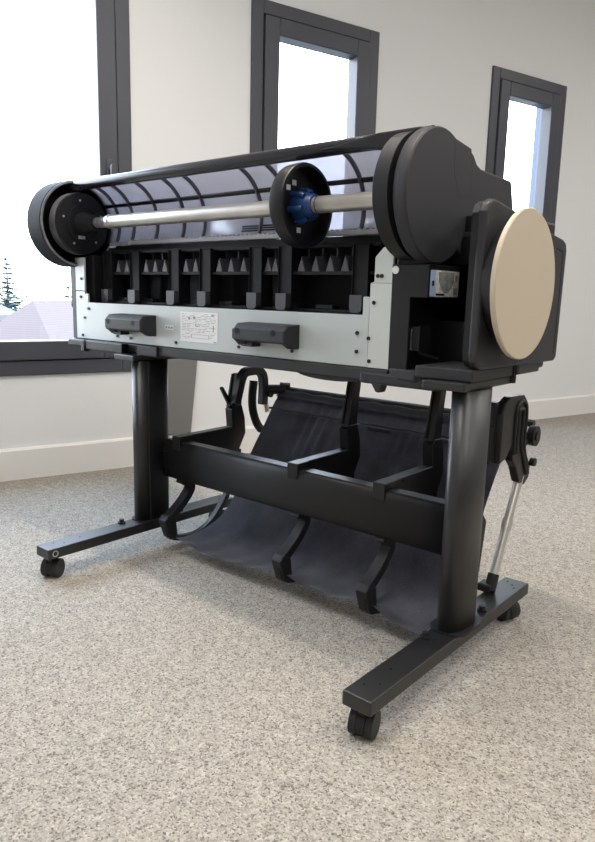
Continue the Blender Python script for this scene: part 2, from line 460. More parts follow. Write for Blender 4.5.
for X, a0, a1 in ((WX, .55, .2), (0, .25, 1.2)):
    m = MB(); m.box(X - FW, X + FW, YN, YF, ZB, ZT, .003, 2)
    foot = m.build('foot_bar', 'steelblk', stand)
    castor(X, YN + .026, foot, a0); castor(X, YF - .045, foot, a1)
    if X < -.5:
        b = MB(); b.lathe([(X + FW - .001, .006), (X + FW - .001, .0085), (X + FW + .0008, .0085), (X + FW + .0008, .006)], YN + .020, .0735, 24, 'x', True); b.build('end_ring', 'tube', foot)
    b = MB()
    for xx, yy in ((.012, -.118), (-.018, -.312)): b.lathe([(ZT, 0), (ZT, .011), (ZT + .004, .011), (ZT + .004, .0075), (ZT + .012, .0068), (ZT + .012, 0)], X + xx, yy, 20, 'z')
    build_each(b, 'bolt', 'blk2', foot)
    b = MB()
    for xx, yy in ((-.012, -.535), (.008, -.515), (.004, .060), (-.012, .072), (.015, .045), (-.004, -.46)): b.cyl((X + xx, yy, ZT - .002), (X + xx, yy, ZT + .0004), .0028, 10)
    build_each(b, 'screw_hole', 'deep', foot)
    # oval column with a shallow groove on the inner face
    n = 72; pts = []
    for i in range(n):
        t = 2 * PI * i / n; cx_, sy_ = math.cos(t), math.sin(t)
        ex = abs(cx_) ** .75 * (1 if cx_ > 0 else -1); ey = abs(sy_) ** .9 * (1 if sy_ > 0 else -1)
        pts.append((X + .0285 * ex, -.2154 + .058 * ey))
    m = MB(); m.prism(pts, ZT, .562 if X < -.5 else .585, 'z')
    for f in m.bm.faces:
        if len(f.verts) == 4: f.smooth = True
    for e in m.bm.edges:
        if len(e.link_faces) == 2 and e.calc_face_angle(0) > .8: e.smooth = False
    colm = m.build('column', 'steelblk', stand)
    q = .0255 if X < -.5 else -.0292; m = MB(); m.box(X + q, X + q + .0037, -.2440, -.2400, ZT, .560, .001); m.build('column_ridge', 'steelblk', colm)
    m = MB(); m.prism(rrect(-.040, .040, -.275, -.155, .03), ZT, ZT + .004, 'z')
    for v in m.bm.verts: v.co.x += X
    m.build('column_flange', 'blk2', colm)
    zp = .5785 if X < -.5 else .6015; m = MB(); m.box(X - .072, X + .018, -.288, -.068, zp - .017, zp, .003); m.build('mounting_plate', 'steelblk', stand)
# curved cross beam
arc = []
for i in range(13):
    t = PI * (i / 12 - .5); arc.append((-.178 - .016 * math.cos(t), .2690 + .0575 * math.sin(t)))
m = MB(); m.prism(arc + [(-.150, .3265), (-.150, .2115)], WX + .026, -.026, 'x')
for f in m.bm.faces: f.smooth = True
for e in m.bm.edges:
    if len(e.link_faces) == 2 and e.calc_face_angle(0) > .45: e.smooth = False
beam = m.build('cross_beam', 'beam', stand)
m = MB(); m.box(WX + .026, -.026, -.1825, -.1500, .3265, .3285, .0006); m.build('beam_lip', 'steelblk', beam)
m = MB()
for X in (WX + .040, -.045):
    for zz in (.235, .302): m.box(X - .004, X + .004, -.1955, -.186, zz - .010, zz + .010, .002)
build_each(m, 'beam_slot', 'deep', beam)

# ------------------------------------------------------------------ paper basket
basket = empty('paper_basket', (-.505, .03, .03), 'black cloth paper catch basket slung on arms under the printer', 'basket')
AX = (-.925, -.480, -.222)
armpoly = [(-.1930, .3040), (-.1930, .3445), (.030, .3470), (.010, .402), (.026, .415), (.044, .50), (.060, .566), (.086, .566), (.076, .50), (.064, .415), (.078, .37), (.082, .32), (.045, .255), (-.145, .3290), (-.184, .3290), (-.184, .3040)]
for i, ax in enumerate(AX):
    h = .0165
    m = MB(); m.prism(armpoly[:2] + [(-.145, .3452)] + [(-.145, .3290), (-.184, .3290), (-.184, .3040)], ax - h, ax + h, 'x', .0015, 1)
    m.prism([(-.150, .3452), (.024, .3470), (.018, .402), (.032, .413), (.064, .413), (.078, .37), (.082, .32), (.045, .255), (-.150, .3290)], ax - h + .002, ax + h - .002, 'x', .0015, 1)
    top = [(.060, .566), (.086, .566)] if i else [(.047, .512), (.074, .512)]
    m.prism([(.026, .405), (.042, .49)] + top + [(.072, .48), (.066, .405)], ax - h + .006, ax + h - .006, 'x', .0015, 1)
    arm = m.build('support_arm', 'blk', basket)
    r = MB(); rp = [(.024, .415), (.040, .49), (.056, .566) if i else (.045, .510)]; r.ribbon(rp, .004, ax - h + .004, ax - h + .009); r.ribbon(rp, .004, ax + h - .009, ax + h - .004)
    r.cyl((ax + h - .003, -.11, .337), (ax + h - .0005, -.11, .337), .005, 12)
    build_each(r, 'arm_rib', 'blk2', arm)
    m = MB()
    m.ribbon([tuple(p) for p in smooth_path([(-.178, .214), (-.140, .188), (-.165, .150), (-.205, .118), (-.236, .100)], 5)], .022, ax - .014, ax + .014, .002)
    m.ribbon([tuple(p) for p in smooth_path([(-.236, .095), (-.218, .048), (-.130, .030), (-.06, .052), (0, .112), (.045, .19), (.062, .27)], 5)], .016, ax - .010, ax + .010, .002)
    m.prism([(-.248, .102), (-.234, .118), (-.206, .103), (-.200, .052), (-.228, .046)], ax - .016, ax + .016, 'x', .003)
    m.cyl((ax - .018, -.228, .100), (ax + .018, -.228, .100), .008, 14)
    m.build('lower_arm', 'blk2', basket)
# slung cloth
XL, XR = -.868, -.078
prof = smooth_path([(.203, .450), (.150, .392), (.060, .262), (.005, .160), (-.055, .092), (-.12, .064), (-.185, .058), (-.222, .066)], 6)
m = MB(); bm = m.bm; NX = 160; grid = []
def xfrac(x): return x
for i in range(NX + 1):
    x = XL + (XR - XL) * i / NX; row = []
    # sag between the arms, grows toward the low rear edge
    xs = [-.925, -.480, -.222, -.02]
    for a, b_ in zip(xs, xs[1:]):
        if a <= x <= b_: u = (x - a) / (b_ - a); span = b_ - a; break
    sag = math.sin(PI * u) * span * .055
    for j, p in enumerate(prof):
        t = j / (len(prof) - 1)
        wgt = max(0, (t - .35) / .65) ** 1.3
        y = p[0] - sag * .35 * wgt; z = p[1] - sag * wgt
        if x > -.2: z -= .020 * wgt * ((x + .2) / .12) ** 1.0
        wob = .0035 * math.sin(23 * x + 3 * t) * math.sin(PI * min(1, t * 1.5)) + .0018 * math.sin(71 * x + 9 * t)
        y += wob * .7; z += wob * .7
        if .03 < t < .34: y += (.0030 * math.sin(97 * x + 5 * math.sin(19 * x)) + .0022 * math.sin(41 * x + 30 * t)) * math.sin(PI * (t - .03) / .31)
        z = max(z, .012)
        row.append(bm.verts.new((x - .040 * max(0, t - .45) * (1 - i / NX), y, z)))
    grid.append(row)
for i in range(NX):
    for j in range(len(prof) - 1):
        f = bm.faces.new((grid[i][j], grid[i + 1][j], grid[i + 1][j + 1], grid[i][j + 1])); f.smooth = True
bmesh.ops.solidify(bm, geom=bm.faces[:], thickness=.002)
clothobj = m.build('basket_cloth', 'cloth', basket)
# rolled top hem, stitched seam, rear rod hem and side edging
def strip(t0, t1, off, name, mt, x0=XL, x1=XR, n=80):
    m = MB(); bm = m.bm; G = []
    K = [k for k in range(len(prof)) if t0 <= k / (len(prof) - 1) <= t1]
    for i in range(n + 1):
        x = x0 + (x1 - x0) * i / n; row = []
        for k in K:
            d = (prof[min(k + 1, len(prof) - 1)] - prof[max(k - 1, 0)]).normalized(); nn = Vector((d[1], -d[0])) if False else Vector((-1, 0)) if abs(d[1]) > .5 else Vector((0, 1))
            wob = .0035 * math.sin(23 * x + 3 * k / (len(prof) - 1)) * math.sin(PI * min(1, k / (len(prof) - 1) * 1.5)) + .0018 * math.sin(71 * x + 9 * k / (len(prof) - 1))
            row.append(bm.verts.new((x, prof[k][0] + wob * .7 - off, prof[k][1] + wob * .7 + off * .7)))
        G.append(row)
    for i in range(n):
        for j in range(len(K) - 1): bm.faces.new((G[i][j], G[i + 1][j], G[i + 1][j + 1], G[i][j + 1])).smooth = True
    bmesh.ops.solidify(bm, geom=bm.faces[:], thickness=.0015)
    return m.build(name, mt, clothobj)
strip(0, .085, .006, 'hem', 'hem')
m = MB(); m.tube([(XL + (XR - XL) * i / 40, .146 + .0012 * math.sin(60 * i / 40), .3995 + .0010 * math.sin(50 * i / 40)) for i in range(41)], .0036, 6); m.build('seam', 'hem', clothobj)
m = MB()
for ax in (-.443, -.262):
    m.box(ax - .036, ax + .036, .1330, .1385, .384, .395, .001)
build_each(m, 'seam_patch', 'hem', clothobj)
m = MB(); m.tube([(XL - .02, .208, .456), (XR + .045, .208, .456)], .0095, 14); m.build('top_rod', 'blk', basket)
# end brackets: a looped track with a slot, pivot knob and steel strut
def bracket(x, flip, dy, dz):
    th = .010
    m = MB()
    out = [(-.082, .408), (-.083, .520), (-.070, .545), (-.045, .556), (.030, .554), (.054, .535), (.062, .505), (.060, .440), (.075, .405), (.100, .375), (.095, .345), (.070, .332), (.038, .345), (.012, .385), (-.010, .405), (-.022, .440), (-.050, .415)]
    m.prism([(a + dy, b + dz) for a, b in out], x - th, x + th, 'x', .003)
    o = m.build('end_bracket', 'blk', basket)
    r = MB()
    for off in (0, .016):
        path = [(-.012 + off, .42), (-.012 + off, .515 - off * .3), (.004 + off * .4, .538 - off), (.03 - off * .3, .538 - off), (.046 - off, .515 - off * .3), (.046 - off, .44), (.06 - off * .6, .40), (.082 - off * .6, .36)]
        r.tube([(x + flip * (th + .001), a + dy, b + dz) for a, b in smooth_path(path, 4)], .0045, 8)
    r.build('bracket_track', 'blk2', o)
    k = MB(); k.cyl((x + flip * th, .083 + dy, .452 + dz), (x + flip * (th + .016), .083 + dy, .452 + dz), .024, 26); k.cyl((x + flip * (th + .014), .083 + dy, .452 + dz), (x + flip * (th + .02), .083 + dy, .452 + dz), .012, 20)
    k.cyl((x, .05 + dy, .43 + dz), (x + flip * th, .083 + dy, .452 + dz), .011, 12); k.cyl((x + flip * th, .098 + dy, .385 + dz), (x + flip * (th + .012), .098 + dy, .385 + dz), .010, 18)
    build_each(k, 'pivot_knob', 'blk2', o)
    return o
o = bracket(-.018, 1, .042, -.010)
m = MB(); m.box(-.046, -.022, -.048, .030, .395, .535, .006); m.box(-.046, -.024, -.056, -.018, .398, .480, .004); m.build('bracket_guard', 'blk', o)
m = MB(); m.cyl((-.018, .106, .345), (-.018, -.004, .118), .0105, 18); m.cyl((-.018, .058, .246), (-.018, .048, .226), .0130, 16)
st = m.build('strut', 'tube', basket); st['label'] = 'bare steel strut'
m = MB(); m.cyl((-.018, .000, .128), (-.018, -.016, .092), .013, 16); m.box(-.044, -.012, -.030, .005, .0885, .108, .004); m.prism([(-.02, .13), (.0, .25), (-.03, .28), (-.05, .16)], -.055, -.045, 'x', .002); m.build('strut_clamp', 'blk2', basket)
# left end: loop, J-shaped track tube and rod clamp
x = -.905
m = MB()
loop = smooth_path([(.030, .42), (.042, .46), (.054, .497), (.068, .514), (.095, .518), (.130, .516), (.150, .500), (.155, .47), (.155, .435), (.153, .405)], 6)
m.ribbon([tuple(p) for p in loop], .026, x - .013, x + .013, .004)
lb = m.build('end_bracket', 'blk', basket)
m = MB(); m.tube([(x + .004, a, b) for a, b in smooth_path([(.106, .486), (.100, .44), (.103, .395), (.120, .352), (.142, .325)], 5)], .0135, 12); m.build('bracket_track', 'blk2', lb)
m = MB(); m.tube([(x + .004, .140, .328), (x + .004, .150, .318)], .0115, 12); m.cyl((x + .002, .166, .408), (x + .006, .170, .380), .009, 12); build_each(m, 'strut_tip', 'tube', lb)
m = MB(); m.cyl((x, .176, .452), (x + .055, .205, .455), .016, 16); m.cyl((x + .04, .19, .470), (x + .065, .212, .468), .009, 12); m.cyl((x + .013, .172, .44), (x + .02, .172, .44), .012, 16); m.build('rod_clamp', 'blk2', lb)
m = MB(); m.prism([(.022, .415), (-.012, .470), (-.004, .474), (.032, .425)], x - .03, x - .02, 'x', .001); m.prism([(.015, .41), (.050, .455), (.055, .43), (.035, .40)], x - .03, x - .012, 'x', .002); m.build('release_lever', 'blk', lb)

# ------------------------------------------------------------------ printer
SY, SZ, RD = -.2328, .9536, .128
PY = -.2424
pr = empty('large_format_printer', (-.66, -.05, .602), 'black wide format roll printer seen from behind with a round beige side cover', 'printer')
# chassis behind the rear panel
m = MB()
m.box(-1.335, -.165, PY + .006, .145, .604, .719, .004)
m.box(-1.40, -.02, -.118, .145, .700, .895, .010)
m.box(-1.40, -1.27, PY + .02, -.10, .70, .86, .004)
m.build('chassis', 'deep', pr)
m = MB(); m.box(-1.345, -.18, PY - .004, -.12, .580, .6065, .003); m.prism([(-.235, .580), (.13, .585), (.145, .606), (-.235, .606)], -1.33, -.10, 'x'); under = m.build('underside', 'gry', pr)
m = MB()
ys = [(-.345 - .10 * math.cos(PI * i / 16), .584 - .016 * math.sin(PI * i / 16)) for i in range(17)]
m.prism(ys, -.232, -.16, 'y'); m.build('underside_dish', 'gry', under)
# sheet metal rear panel with its two upright tabs
m = MB(); T = .006
pts = [(-1.3390, .6075), (-.252, .6075), (-.252, .7185), (-1.273, .7185), (-1.273, .845), (-1.298, .848), (-1.298, .787), (-1.3100, .787), (-1.3390, .787 if False else .6075)]
m.prism([(-1.3385, .6080), (-.2345, .6080), (-.2345, .7570), (-.2510, .7570), (-.2510, .7185), (-1.273, .7185), (-1.273, .745), (-1.289, .745), (-1.289, .752), (-1.3385, .752)], PY, PY + T, 'y', .0008, 1)
m.prism([(-1.3385, .754), (-1.289, .754), (-1.289, .853), (-1.3385, .853)], PY, PY + T, 'y', .0008, 1)
m.mi = 1
m.prism([(-.2330, .6080), (-.1795, .6080), (-.1795, .7850), (-.2330, .7850)], PY - .0015, PY + T, 'y', .0008, 1)
m.prism([(-.2330, .7858), (-.1795, .7858), (-.1795, .858), (-.2040, .858), (-.2240, .838), (-.2240, .7880)], PY - .001, PY + T, 'y', .0008, 1)
panel = m.build('rear_panel', ['panel', 'panelwarm'], pr)
m = MB(); m.box(-1.3620, -1.3385, PY + .001, .0, .606, .855, .002); m.build('side_plate', 'gry', pr)
m = MB()
for px, pz in ((-1.292, .672), (-1.305, .618), (-1.27, .773 if False else .700), (-1.125, .625), (-1.06, .622), (-.86, .622), (-.62, .626), (-.445, .628), (-.262, .680), (-.262, .640), (-.232, .670), (-.215, .800), (-.205, .800), (-.228, .622), (-.222, .745), (-1.305, .79), (-1.31, .735)):
    m.cyl((px, PY - .0035, pz), (px, PY + .001, pz), .0042, 12)
build_each(m, 'screw', 'screw', panel)
# printed label (illegible print on the photo: text lines and little boxes)
m = MB(); lx0, lx1, lz0, lz1 = -.842, -.697, .628, .706
m.box(lx0, lx1, PY - .0008, PY + .001, lz0, lz1); m.mi = 1
rl = random.Random(4)
def lrect(u0, u1, v0, v1): m.box(lx0 + (lx1 - lx0) * u0, lx0 + (lx1 - lx0) * u1, PY - .0012, PY, lz0 + (lz1 - lz0) * v0, lz0 + (lz1 - lz0) * v1)
for r in range(16):
    v = .93 - r * .055; u = .05
    while u < .93:
        wd = rl.uniform(.03, .12)
        m.mi = 2 if (rl.random() < .14) else 1
        if rl.random() < .72 and not (.25 < u < .75 and r > 11): lrect(u, min(u + wd, .95), v, v + .014)
        u += wd + .03
m.mi = 1
for (u0, u1, v0, v1) in ((.42, .52, .52, .535), (.42, .43, .52, .62), (.51, .52, .52, .62), (.22, .27, .74, .84), (.36, .41, .76, .86), (.84, .90, .88, .95), (.90, .97, .02, .06), (.3, .78, .13, .14), (.3, .31, .13, .26), (.77, .78, .13, .26), (.3, .78, .25, .26), (.88, .90, .40, .58)): lrect(u0, u1, v0, v1)
lab = m.build('rating_label', ['paper', 'ink', 'redink'], panel); lab['label'] = 'white printed rating label'
m = MB(); m.box(-.908, -.872, PY - .0008, PY + .001, .655, .667); m.mi = 1
for k in range(3): m.box(-.904 + k * .011, -.896 + k * .011, PY - .0012, PY, .658, .664)
m.build('small_sticker', ['paper', 'ink'], panel)
# two black guide blocks with screw recesses
def handle(x0, x1, z0, z1):
    m = MB(); d = .055
    top = [(PY, z1), (PY - d + .012, z1 - .002), (PY - d, z1 - .014), (PY - d, z0 + .016), (PY - d + .004, z0 + .012), (PY - .004, z0 + .012), (PY, z0 + .012)]
    m.prism(top, x0 + .012, x1 - .002, 'x', .002)
    e = [(PY, z1), (PY - d + .014, z1 - .003), (PY - d + .002, z1 - .014), (PY - d + .002, z0 + .018), (PY - .022, z0), (PY, z0)]
    m.prism(e, x1 - .020, x1, 'x', .002); 
    m.prism([(PY, z1 - .004), (PY - d + .006, z1 - .016), (PY - d + .006, z0 + .018), (PY - .026, z0), (PY, z0)], x0, x0 + .03, 'x', .002)
    m.box(x0 + .012, x0 + .050, PY - .030, PY, z0 - .002, z0 + .014, .002)
    o = m.build('guide_block', 'gry', pr)
    h = MB()
    for hx in (x0 + .024, x1 - .034): h.tube([(hx, PY - d - .0006, z0 + .036), (hx, PY - d + .001, z0 + .036)], .0075, 16)
    build_each(h, 'screw_recess', 'deep', o)
handle(-1.118, -.944, .634, .692); handle(-.597, -.424, .634, .690)
# upright paper guides with grey feet, triangular ribs between them
gx = [-1.240, -1.106, -.929, -.801, -.616, -.518, -.297]
for x in gx:
    m = MB(); m.box(x - .020, x + .020, -.189, -.150, .735, .871, .002)
    m.prism([(-.193, .722), (-.150, .722), (-.150, .872), (-.193, .872)], x - .022, x - .0195, 'x', .001, 1); m.prism([(-.193, .722), (-.150, .722), (-.150, .872), (-.193, .872)], x + .0195, x + .022, 'x', .001, 1)
    g = m.build('paper_guide', 'deep', pr)
    m = MB(); m.prism(rrect(x - .0165, x + .0165, .7205, .7600, .010, 5, (0, 0, 1, 1)), -.206, -.189, 'y', .002); m.build('guide_foot', 'tabs', g)
m = MB()
for a, b_ in zip(gx, gx[1:]):
    k = max(2, round((b_ - a - .05) / .040)); st_ = (b_ - a - .05) / k
    for i in range(k):
        cx = a + .025 + st_ * (i + .5)
        m.prism([(cx - .012, .812), (cx + .012, .812), (cx, .848)], -.1865, -.150, 'y', .001, 1)
        m.box(cx - .0015, cx + .0015, -.160, -.13, .812, .870)
build_each(m, 'guide_rib', 'tabs', pr)
m = MB(); m.box(-1.27, -.24, -.186, -.12, .804, .812, .001); m.box(-1.27, -.245, -.187, -.12, .7195, .7255, .001); m.box(-1.27, -.25, -.184, -.122, .866, .876, .002); m.box(-1.27, -.25, -.140, -.117, .874, .8935, .001)
for k in range(9): m.box(-1.20 + k * .11, -1.15 + k * .11, -.180, -.15, .7255, .736, .002)
m.build('guide_rail', 'deep', pr)
# toothed pale strip along the lower edge of the roll cover
m = MB(); m.box(-1.20, -.27, -.146, -.128, .8945, .9060, .002)
for k in range(58): m.box(-1.190 + k * .0157, -1.182 + k * .0157, -.145, -.138, .9060, .9092)
m.build('toothed_strip', 'ruler', pr)
# translucent half-round roll cover with lip, ribs and rail
def shell(x0, x1, r0, r1, a0, a1, n=36):
    pts = [(SY + r0 * math.cos(a0 + (a1 - a0) * i / n), SZ + r0 * math.sin(a0 + (a1 - a0) * i / n)) for i in range(n + 1)]
    pts += [(SY + r1 * math.cos(a1 + (a0 - a1) * i / n), SZ + r1 * math.sin(a1 + (a0 - a1) * i / n)) for i in range(n + 1)]
    m = MB(); m.prism(pts, x0, x1, 'x')
    for f in m.bm.faces:
        if len(f.verts) == 4: f.smooth = True
    for e in m.bm.edges:
        if len(e.link_faces) == 2 and e.calc_face_angle(0) > .6: e.smooth = False
    return m
A0, A1 = math.radians(-25), math.radians(93)
cover = shell(-1.335, -.165, .1165, .1200, A0, A1).build('roll_cover', 'smoke', pr); cover['label'] = 'smoky translucent curved cover'
for x in (-1.275, -1.200, -1.086, -.966, -.879, -.665, -.578, -.344):
    shell(x - .0035, x + .0035, .1085, .1165, math.radians(-24), math.radians(88), 24).build('cover_rib', 'rib', cover)
m = shell(-1.335, -.165, .1105, .1165, math.radians(30), math.radians(35), 4); m.build('cover_rail', 'blk', cover)
m = shell(-.735, -.60, .1150, .1165, math.radians(-15), math.radians(-13.3), 2)
for k in (-12, -18):
    m2 = shell(-.735, -.60, .1150, .1165, math.radians(k), math.radians(k + 1.7), 2); m.mesh_part2(m2.bm)
build_each(m, 'vent_slot', 'deep', cover)
m = MB(); m = shell(-1.130, -1.02, .1150, .1165, math.radians(3), math.radians(12), 4); m.mi = 1
for k in range(5):
    q = shell(-1.085 + k * .012, -1.078 + k * .012, .1142, .1150, math.radians(4.5), math.radians(9), 2); 
    for f in q.bm.faces: f.material_index = 1
    m.mesh_part2_keep(q.bm) if hasattr(m, 'mesh_part2_keep') else (setattr(m, 'mi', 1), m.mesh_part2(q.bm))
m.build('blue_sticker', ['foilblue', 'paper'], cover)
# round lip bar along the top rear edge
m = MB()
m.tube([(-1.435, PY + .003, 1.0655), (-.80, PY + .003, 1.0660), (-.105, PY + .003, 1.0665)], .0155, 24)
m.box(-1.435, -.13, -.236, -.205, 1.072, 1.0815, .003)
lip = m.build('cover_lip', 'gloss', pr)
m = MB(); m.prism([(-.37, 1.062), (-.22, 1.079), (-.12, 1.079), (-.12, 1.045), (-.20, 1.045), (-.25, 1.052)], PY - .018, PY + .005, 'y', .004); m.build('lip_bracket', 'blk', lip)
# left end drum, open toward the roll
m = MB(); m.lathe([(-1.406, 0), (-1.406, RD - .006), (-1.400, RD), (-1.330, RD), (-1.325, RD - .004), (-1.325, RD - .010), (-1.392, RD - .012), (-1.392, 0)], SY, SZ, 96)
dl = m.build('end_drum', 'drum', pr)
m = MB(); m.lathe([(-1.3275, RD - .0085), (-1.3275, RD - .0015), (-1.3235, RD - .0025), (-1.3235, RD - .0075)], SY, SZ, 96, closed=True); m.build('drum_rim', 'rimgrey', dl)
m = MB(); m.box(-1.393, -1.345, SY - .105, SY - .098, SZ - .075, SZ - .045, .003); m.lathe([(-1.393, .04), (-1.345, .04), (-1.340, .035), (-1.340, 0)], SY, SZ, 48); m.build('drum_hub', 'blk2', dl)
# right end: inner drum, gap, big end disc, shoulder panel
m = MB(); m.lathe([(-.168, 0), (-.168, RD - .012), (-.163, RD - .006), (-.131, RD - .006), (-.131, 0)], SY + .002, SZ, 96); m.prism(rrect(SY - .045, SY + .05, SZ - .058, SZ + .04, .012), -.186, -.166, 'x', .003)
dr = m.build('end_drum', 'blk2', pr)
m = MB(); m.cyl((-.1865, SY - .03, SZ + .005), (-.186, SY - .03, SZ + .005), .004, 10); m.build('drum_screw', 'tubeend', dr)
m = MB(); m.lathe([(-.132, 0), (-.132, RD - .015), (-.122, RD - .015), (-.122, RD - .002), (-.119, RD), (-.096, RD), (-.0932, RD - .003), (-.0932, 0)], SY + .012, SZ - .001, 128)
m.build('end_disc', 'gry', pr)
m = MB(); m.prism([(-.215, 1.0775), (-.177, 1.071), (-.111, 1.062), (-.085, 1.050), (-.069, 1.035), (-.05, 1.029), (.103, 1.025), (.110, 1.020), (.142, .930), (.145, .62), (-.088, .62), (-.088, .83), (-.215, .90)], -.165, -.0955, 'x', .003)
sh = m.build('side_cover', 'gry', pr)
m = MB(); m.prism([(-.176, 1.067), (-.105, 1.058), (-.094, 1.02), (-.098, .965), (-.148, .960), (-.160, .985), (-.172, 1.005)], -.0958, -.0928, 'x', .001, 1); m.build('latch_flap', 'gry', sh)
m = MB(); m.prism([(-.178, 1.069), (-.103, 1.0600), (-.0915, 1.02), (-.0955, .9625), (-.150, .9575), (-.1625, .984), (-.1745, 1.0045)], -.0957, -.0940, 'x'); m.build('flap_seam', 'deep', sh)
# right body: block behind the recess, box cover and beige disc
m = MB(); m.box(-.165, .004, -.108, .140, .604, .930, .006); m.build('side_body', 'blk', pr)
SYB, SZB = -.06, .78
box = [(-.272, .655), (-.268, .640), (-.258, .629), (-.245, .625), (.130, .622), (.143, .630), (.150, .870), (.143, .887), (.125, .893), (.02, .905), (-.225, .938), (-.245, .938), (-.262, .930), (-.270, .915)]
m = MB(); m.prism(box, .012, .030, 'x', .005, 3); m.mi = 1; m.prism([(SYB + (a - SYB) * .985, SZB + (b - SZB) * .985) for a, b in box], .000, .0125, 'x'); m.lathe([(.029, 0), (.029, .115), (.0588, .120), (.0588, 0)], -.156, .7864, 64)
cb = m.build('side_box', ['gry', 'blk'], pr)
m = MB()
for pa, pb in (((.085, .872), (.126, .866)), ((.126, .866), (.122, .640))):
    d = Vector((pb[0] - pa[0], pb[1] - pa[1])).normalized(); nn = Vector((-d.y, d.x)) * .0015
    m.prism([(pa[0] + nn.x, pa[1] + nn.y), (pb[0] + nn.x, pb[1] + nn.y), (pb[0] - nn.x, pb[1] - nn.y), (pa[0] - nn.x, pa[1] - nn.y)], .029, .0305, 'x')
m.build('box_seam', 'deep', cb)
m = MB(); m.lathe([(.0585, 0), (.0585, .1405), (.0600, .1423), (.0672, .1423), (.0689, .1405), (.0689, 0)], -.156, .7864, 128)
m.build('round_cover', 'beige', pr)['label'] = 'round beige cover disc'
m = MB(); m.box(-.10, .024, -.270, .06, .602, .626, .003); m.build('box_skirt', 'gry', pr)
m = MB(); m.box(.0, .027, -.085, -.075, .603, .640, .001); m.cyl((.012, -.07, .586), (.012, -.07, .604), .013, 20); m.box(.012, .029, -.078, -.062, .604, .622, .002); m.build('box_catch', 'deep', pr)
# electronics box with foil label, recess with power inlet, ledge and tray
m = MB(); m.box(-.181, -.095, PY - .002, -.095, .758, .8235, .002); m.box(-.181, -.135, PY - .002, -.095, .604, .762, .002); m.box(-.165, .000, -.118, -.095, .604, .83, .001)
m.box(-.19, -.12, PY + .03, -.1, .82, .858, .002)
eb = m.build('electronics_box', 'blk', pr)
m = MB(); y0, y1, z0, z1 = -.2385, -.1195, .7605, .8125; X = -.0948
def lq(a, b, c, d, k, dx=0): m.mi = k; m.box(X - .001, X + .0002 + dx, y0 + (y1 - y0) * a, y0 + (y1 - y0) * b, z0 + (z1 - z0) * c, z0 + (z1 - z0) * d)
lq(.17, 1, 0, 1, 0); lq(0, .17, 0, 1, 1); lq(.06, .13, .4, .6, 3, .0003)
m.mi = 2; cy, cz = y0 + (y1 - y0) * .55, z0 + (z1 - z0) * .60
m.prism([(cy - .033, cz + .018), (cy + .033, cz + .018), (cy + .032, cz), (cy + .022, cz - .014), (cy + .006, cz - .024), (cy - .006, cz - .024), (cy - .022, cz - .014), (cy - .032, cz)], X, X + .0006, 'x')
lq(.86, .95, .62, .86, 2, .0003); lq(.82, .96, .1, .35, 2, .0003); lq(.2, .5, .04, .12, 3, .0003)
m.build('foil_label', ['foil', 'foilblue', 'foilgrey', 'deep'], eb)['label'] = 'silver foil label with blue edge'
m = MB(); m.box(-.0952, -.094, -.117, -.112, .755, .795); m.build('label_strip', 'paper', eb)
m = MB(); m.box(-.136, -.130, -.205, -.160, .640, .702, .002); m.box(-.136, -.117, -.230, -.224, .650, .700, .001); m.tube([(-.125, -.215, .645), (-.10, -.18, .632)], .004, 8); m.build('power_inlet', 'blk2', eb)
m = MB(); m.box(-.1355, -.134, -.234, -.218, .651, .656); m.box(-.1355, -.134, -.234, -.218, .69, .695); m.box(-.1355, -.134, -.234, -.2315, .656, .69); m.build('inlet_rim', 'tubeend', eb)
m = MB(); m.prism([(-.175, PY - .004), (-.110, PY - .012), (-.075, -.225), (-.03, -.150), (-.03, -.10), (-.175, -.10)], .590, .612, 'z', .003); m.build('ledge', 'gry', eb)
m = MB(); m.cyl((-.172, PY - .003, .812), (-.172, PY, .812), .008, 20); m.build('round_plug', 'white', eb)
m = MB(); m.box(-.250, -.062, PY - .006, -.12, .574, .600, .006); m.prism([(-.222, .578), (-.190, .578), (-.197, .557), (-.208, .557)], PY - .004, PY + .02, 'y', .003); m.build('rear_tray', 'gry', pr)
m = MB(); m.box(-1.345, -1.255, PY - .030, PY + .02, .586, .606, .004); m.mi = 1; m.box(-1.262, -1.07, PY - .026, -.12, .578, .606, .003); m.box(-1.275, -1.255, PY - .03, PY - .01, .570, .590, .003); m.box(-1.02, -.93, PY - .012, -.12, .576, .606, .003); m.build('corner_bracket', ['gry', 'blk'], pr)

# ------------------------------------------------------------------ roll spindle lying in the printer
sp = empty('roll_spindle', (-.7, SY, SZ - .018), 'steel roll spindle with black flanges and a blue hub lying across the printer', 'spindle')
m = MB(); m.lathe([(-1.165, .0165), (-1.165, .0185), (-.186, .0185), (-.186, .0165)], SY, SZ, 40)
tb = m.build('spindle_tube', 'tube', sp)
m = MB(); m.lathe([(-1.235, 0), (-1.235, .011), (-1.228, .0150), (-1.164, .0155), (-1.164, 0)], SY, SZ, 32); m.lathe([(-1.168, 0), (-1.168, .0200), (-1.155, .0200), (-1.155, 0)], SY, SZ, 32); m.build('spindle_tip', 'tubeend', tb)
m = MB(); m.lathe([(-.386, .0188), (-.386, .0192), (-.384, .0192), (-.384, .0188)], SY, SZ, 32, closed=True); m.build('joint_ring', 'gry', tb)
m = MB(); m.lathe([(-1.342, 0), (-1.342, .088), (-1.338, .0905), (-1.306, .0905), (-1.302, .088), (-1.302, .0), ], SY, SZ, 80)
fl = m.build('flange', 'blk', sp)
m = MB(); m.lathe([(-1.3400, .0900), (-1.3400, .0915), (-1.3090, .0915), (-1.3090, .0900)], SY, SZ, 80, closed=True); m.build('flange_rim', 'rimgrey', fl)
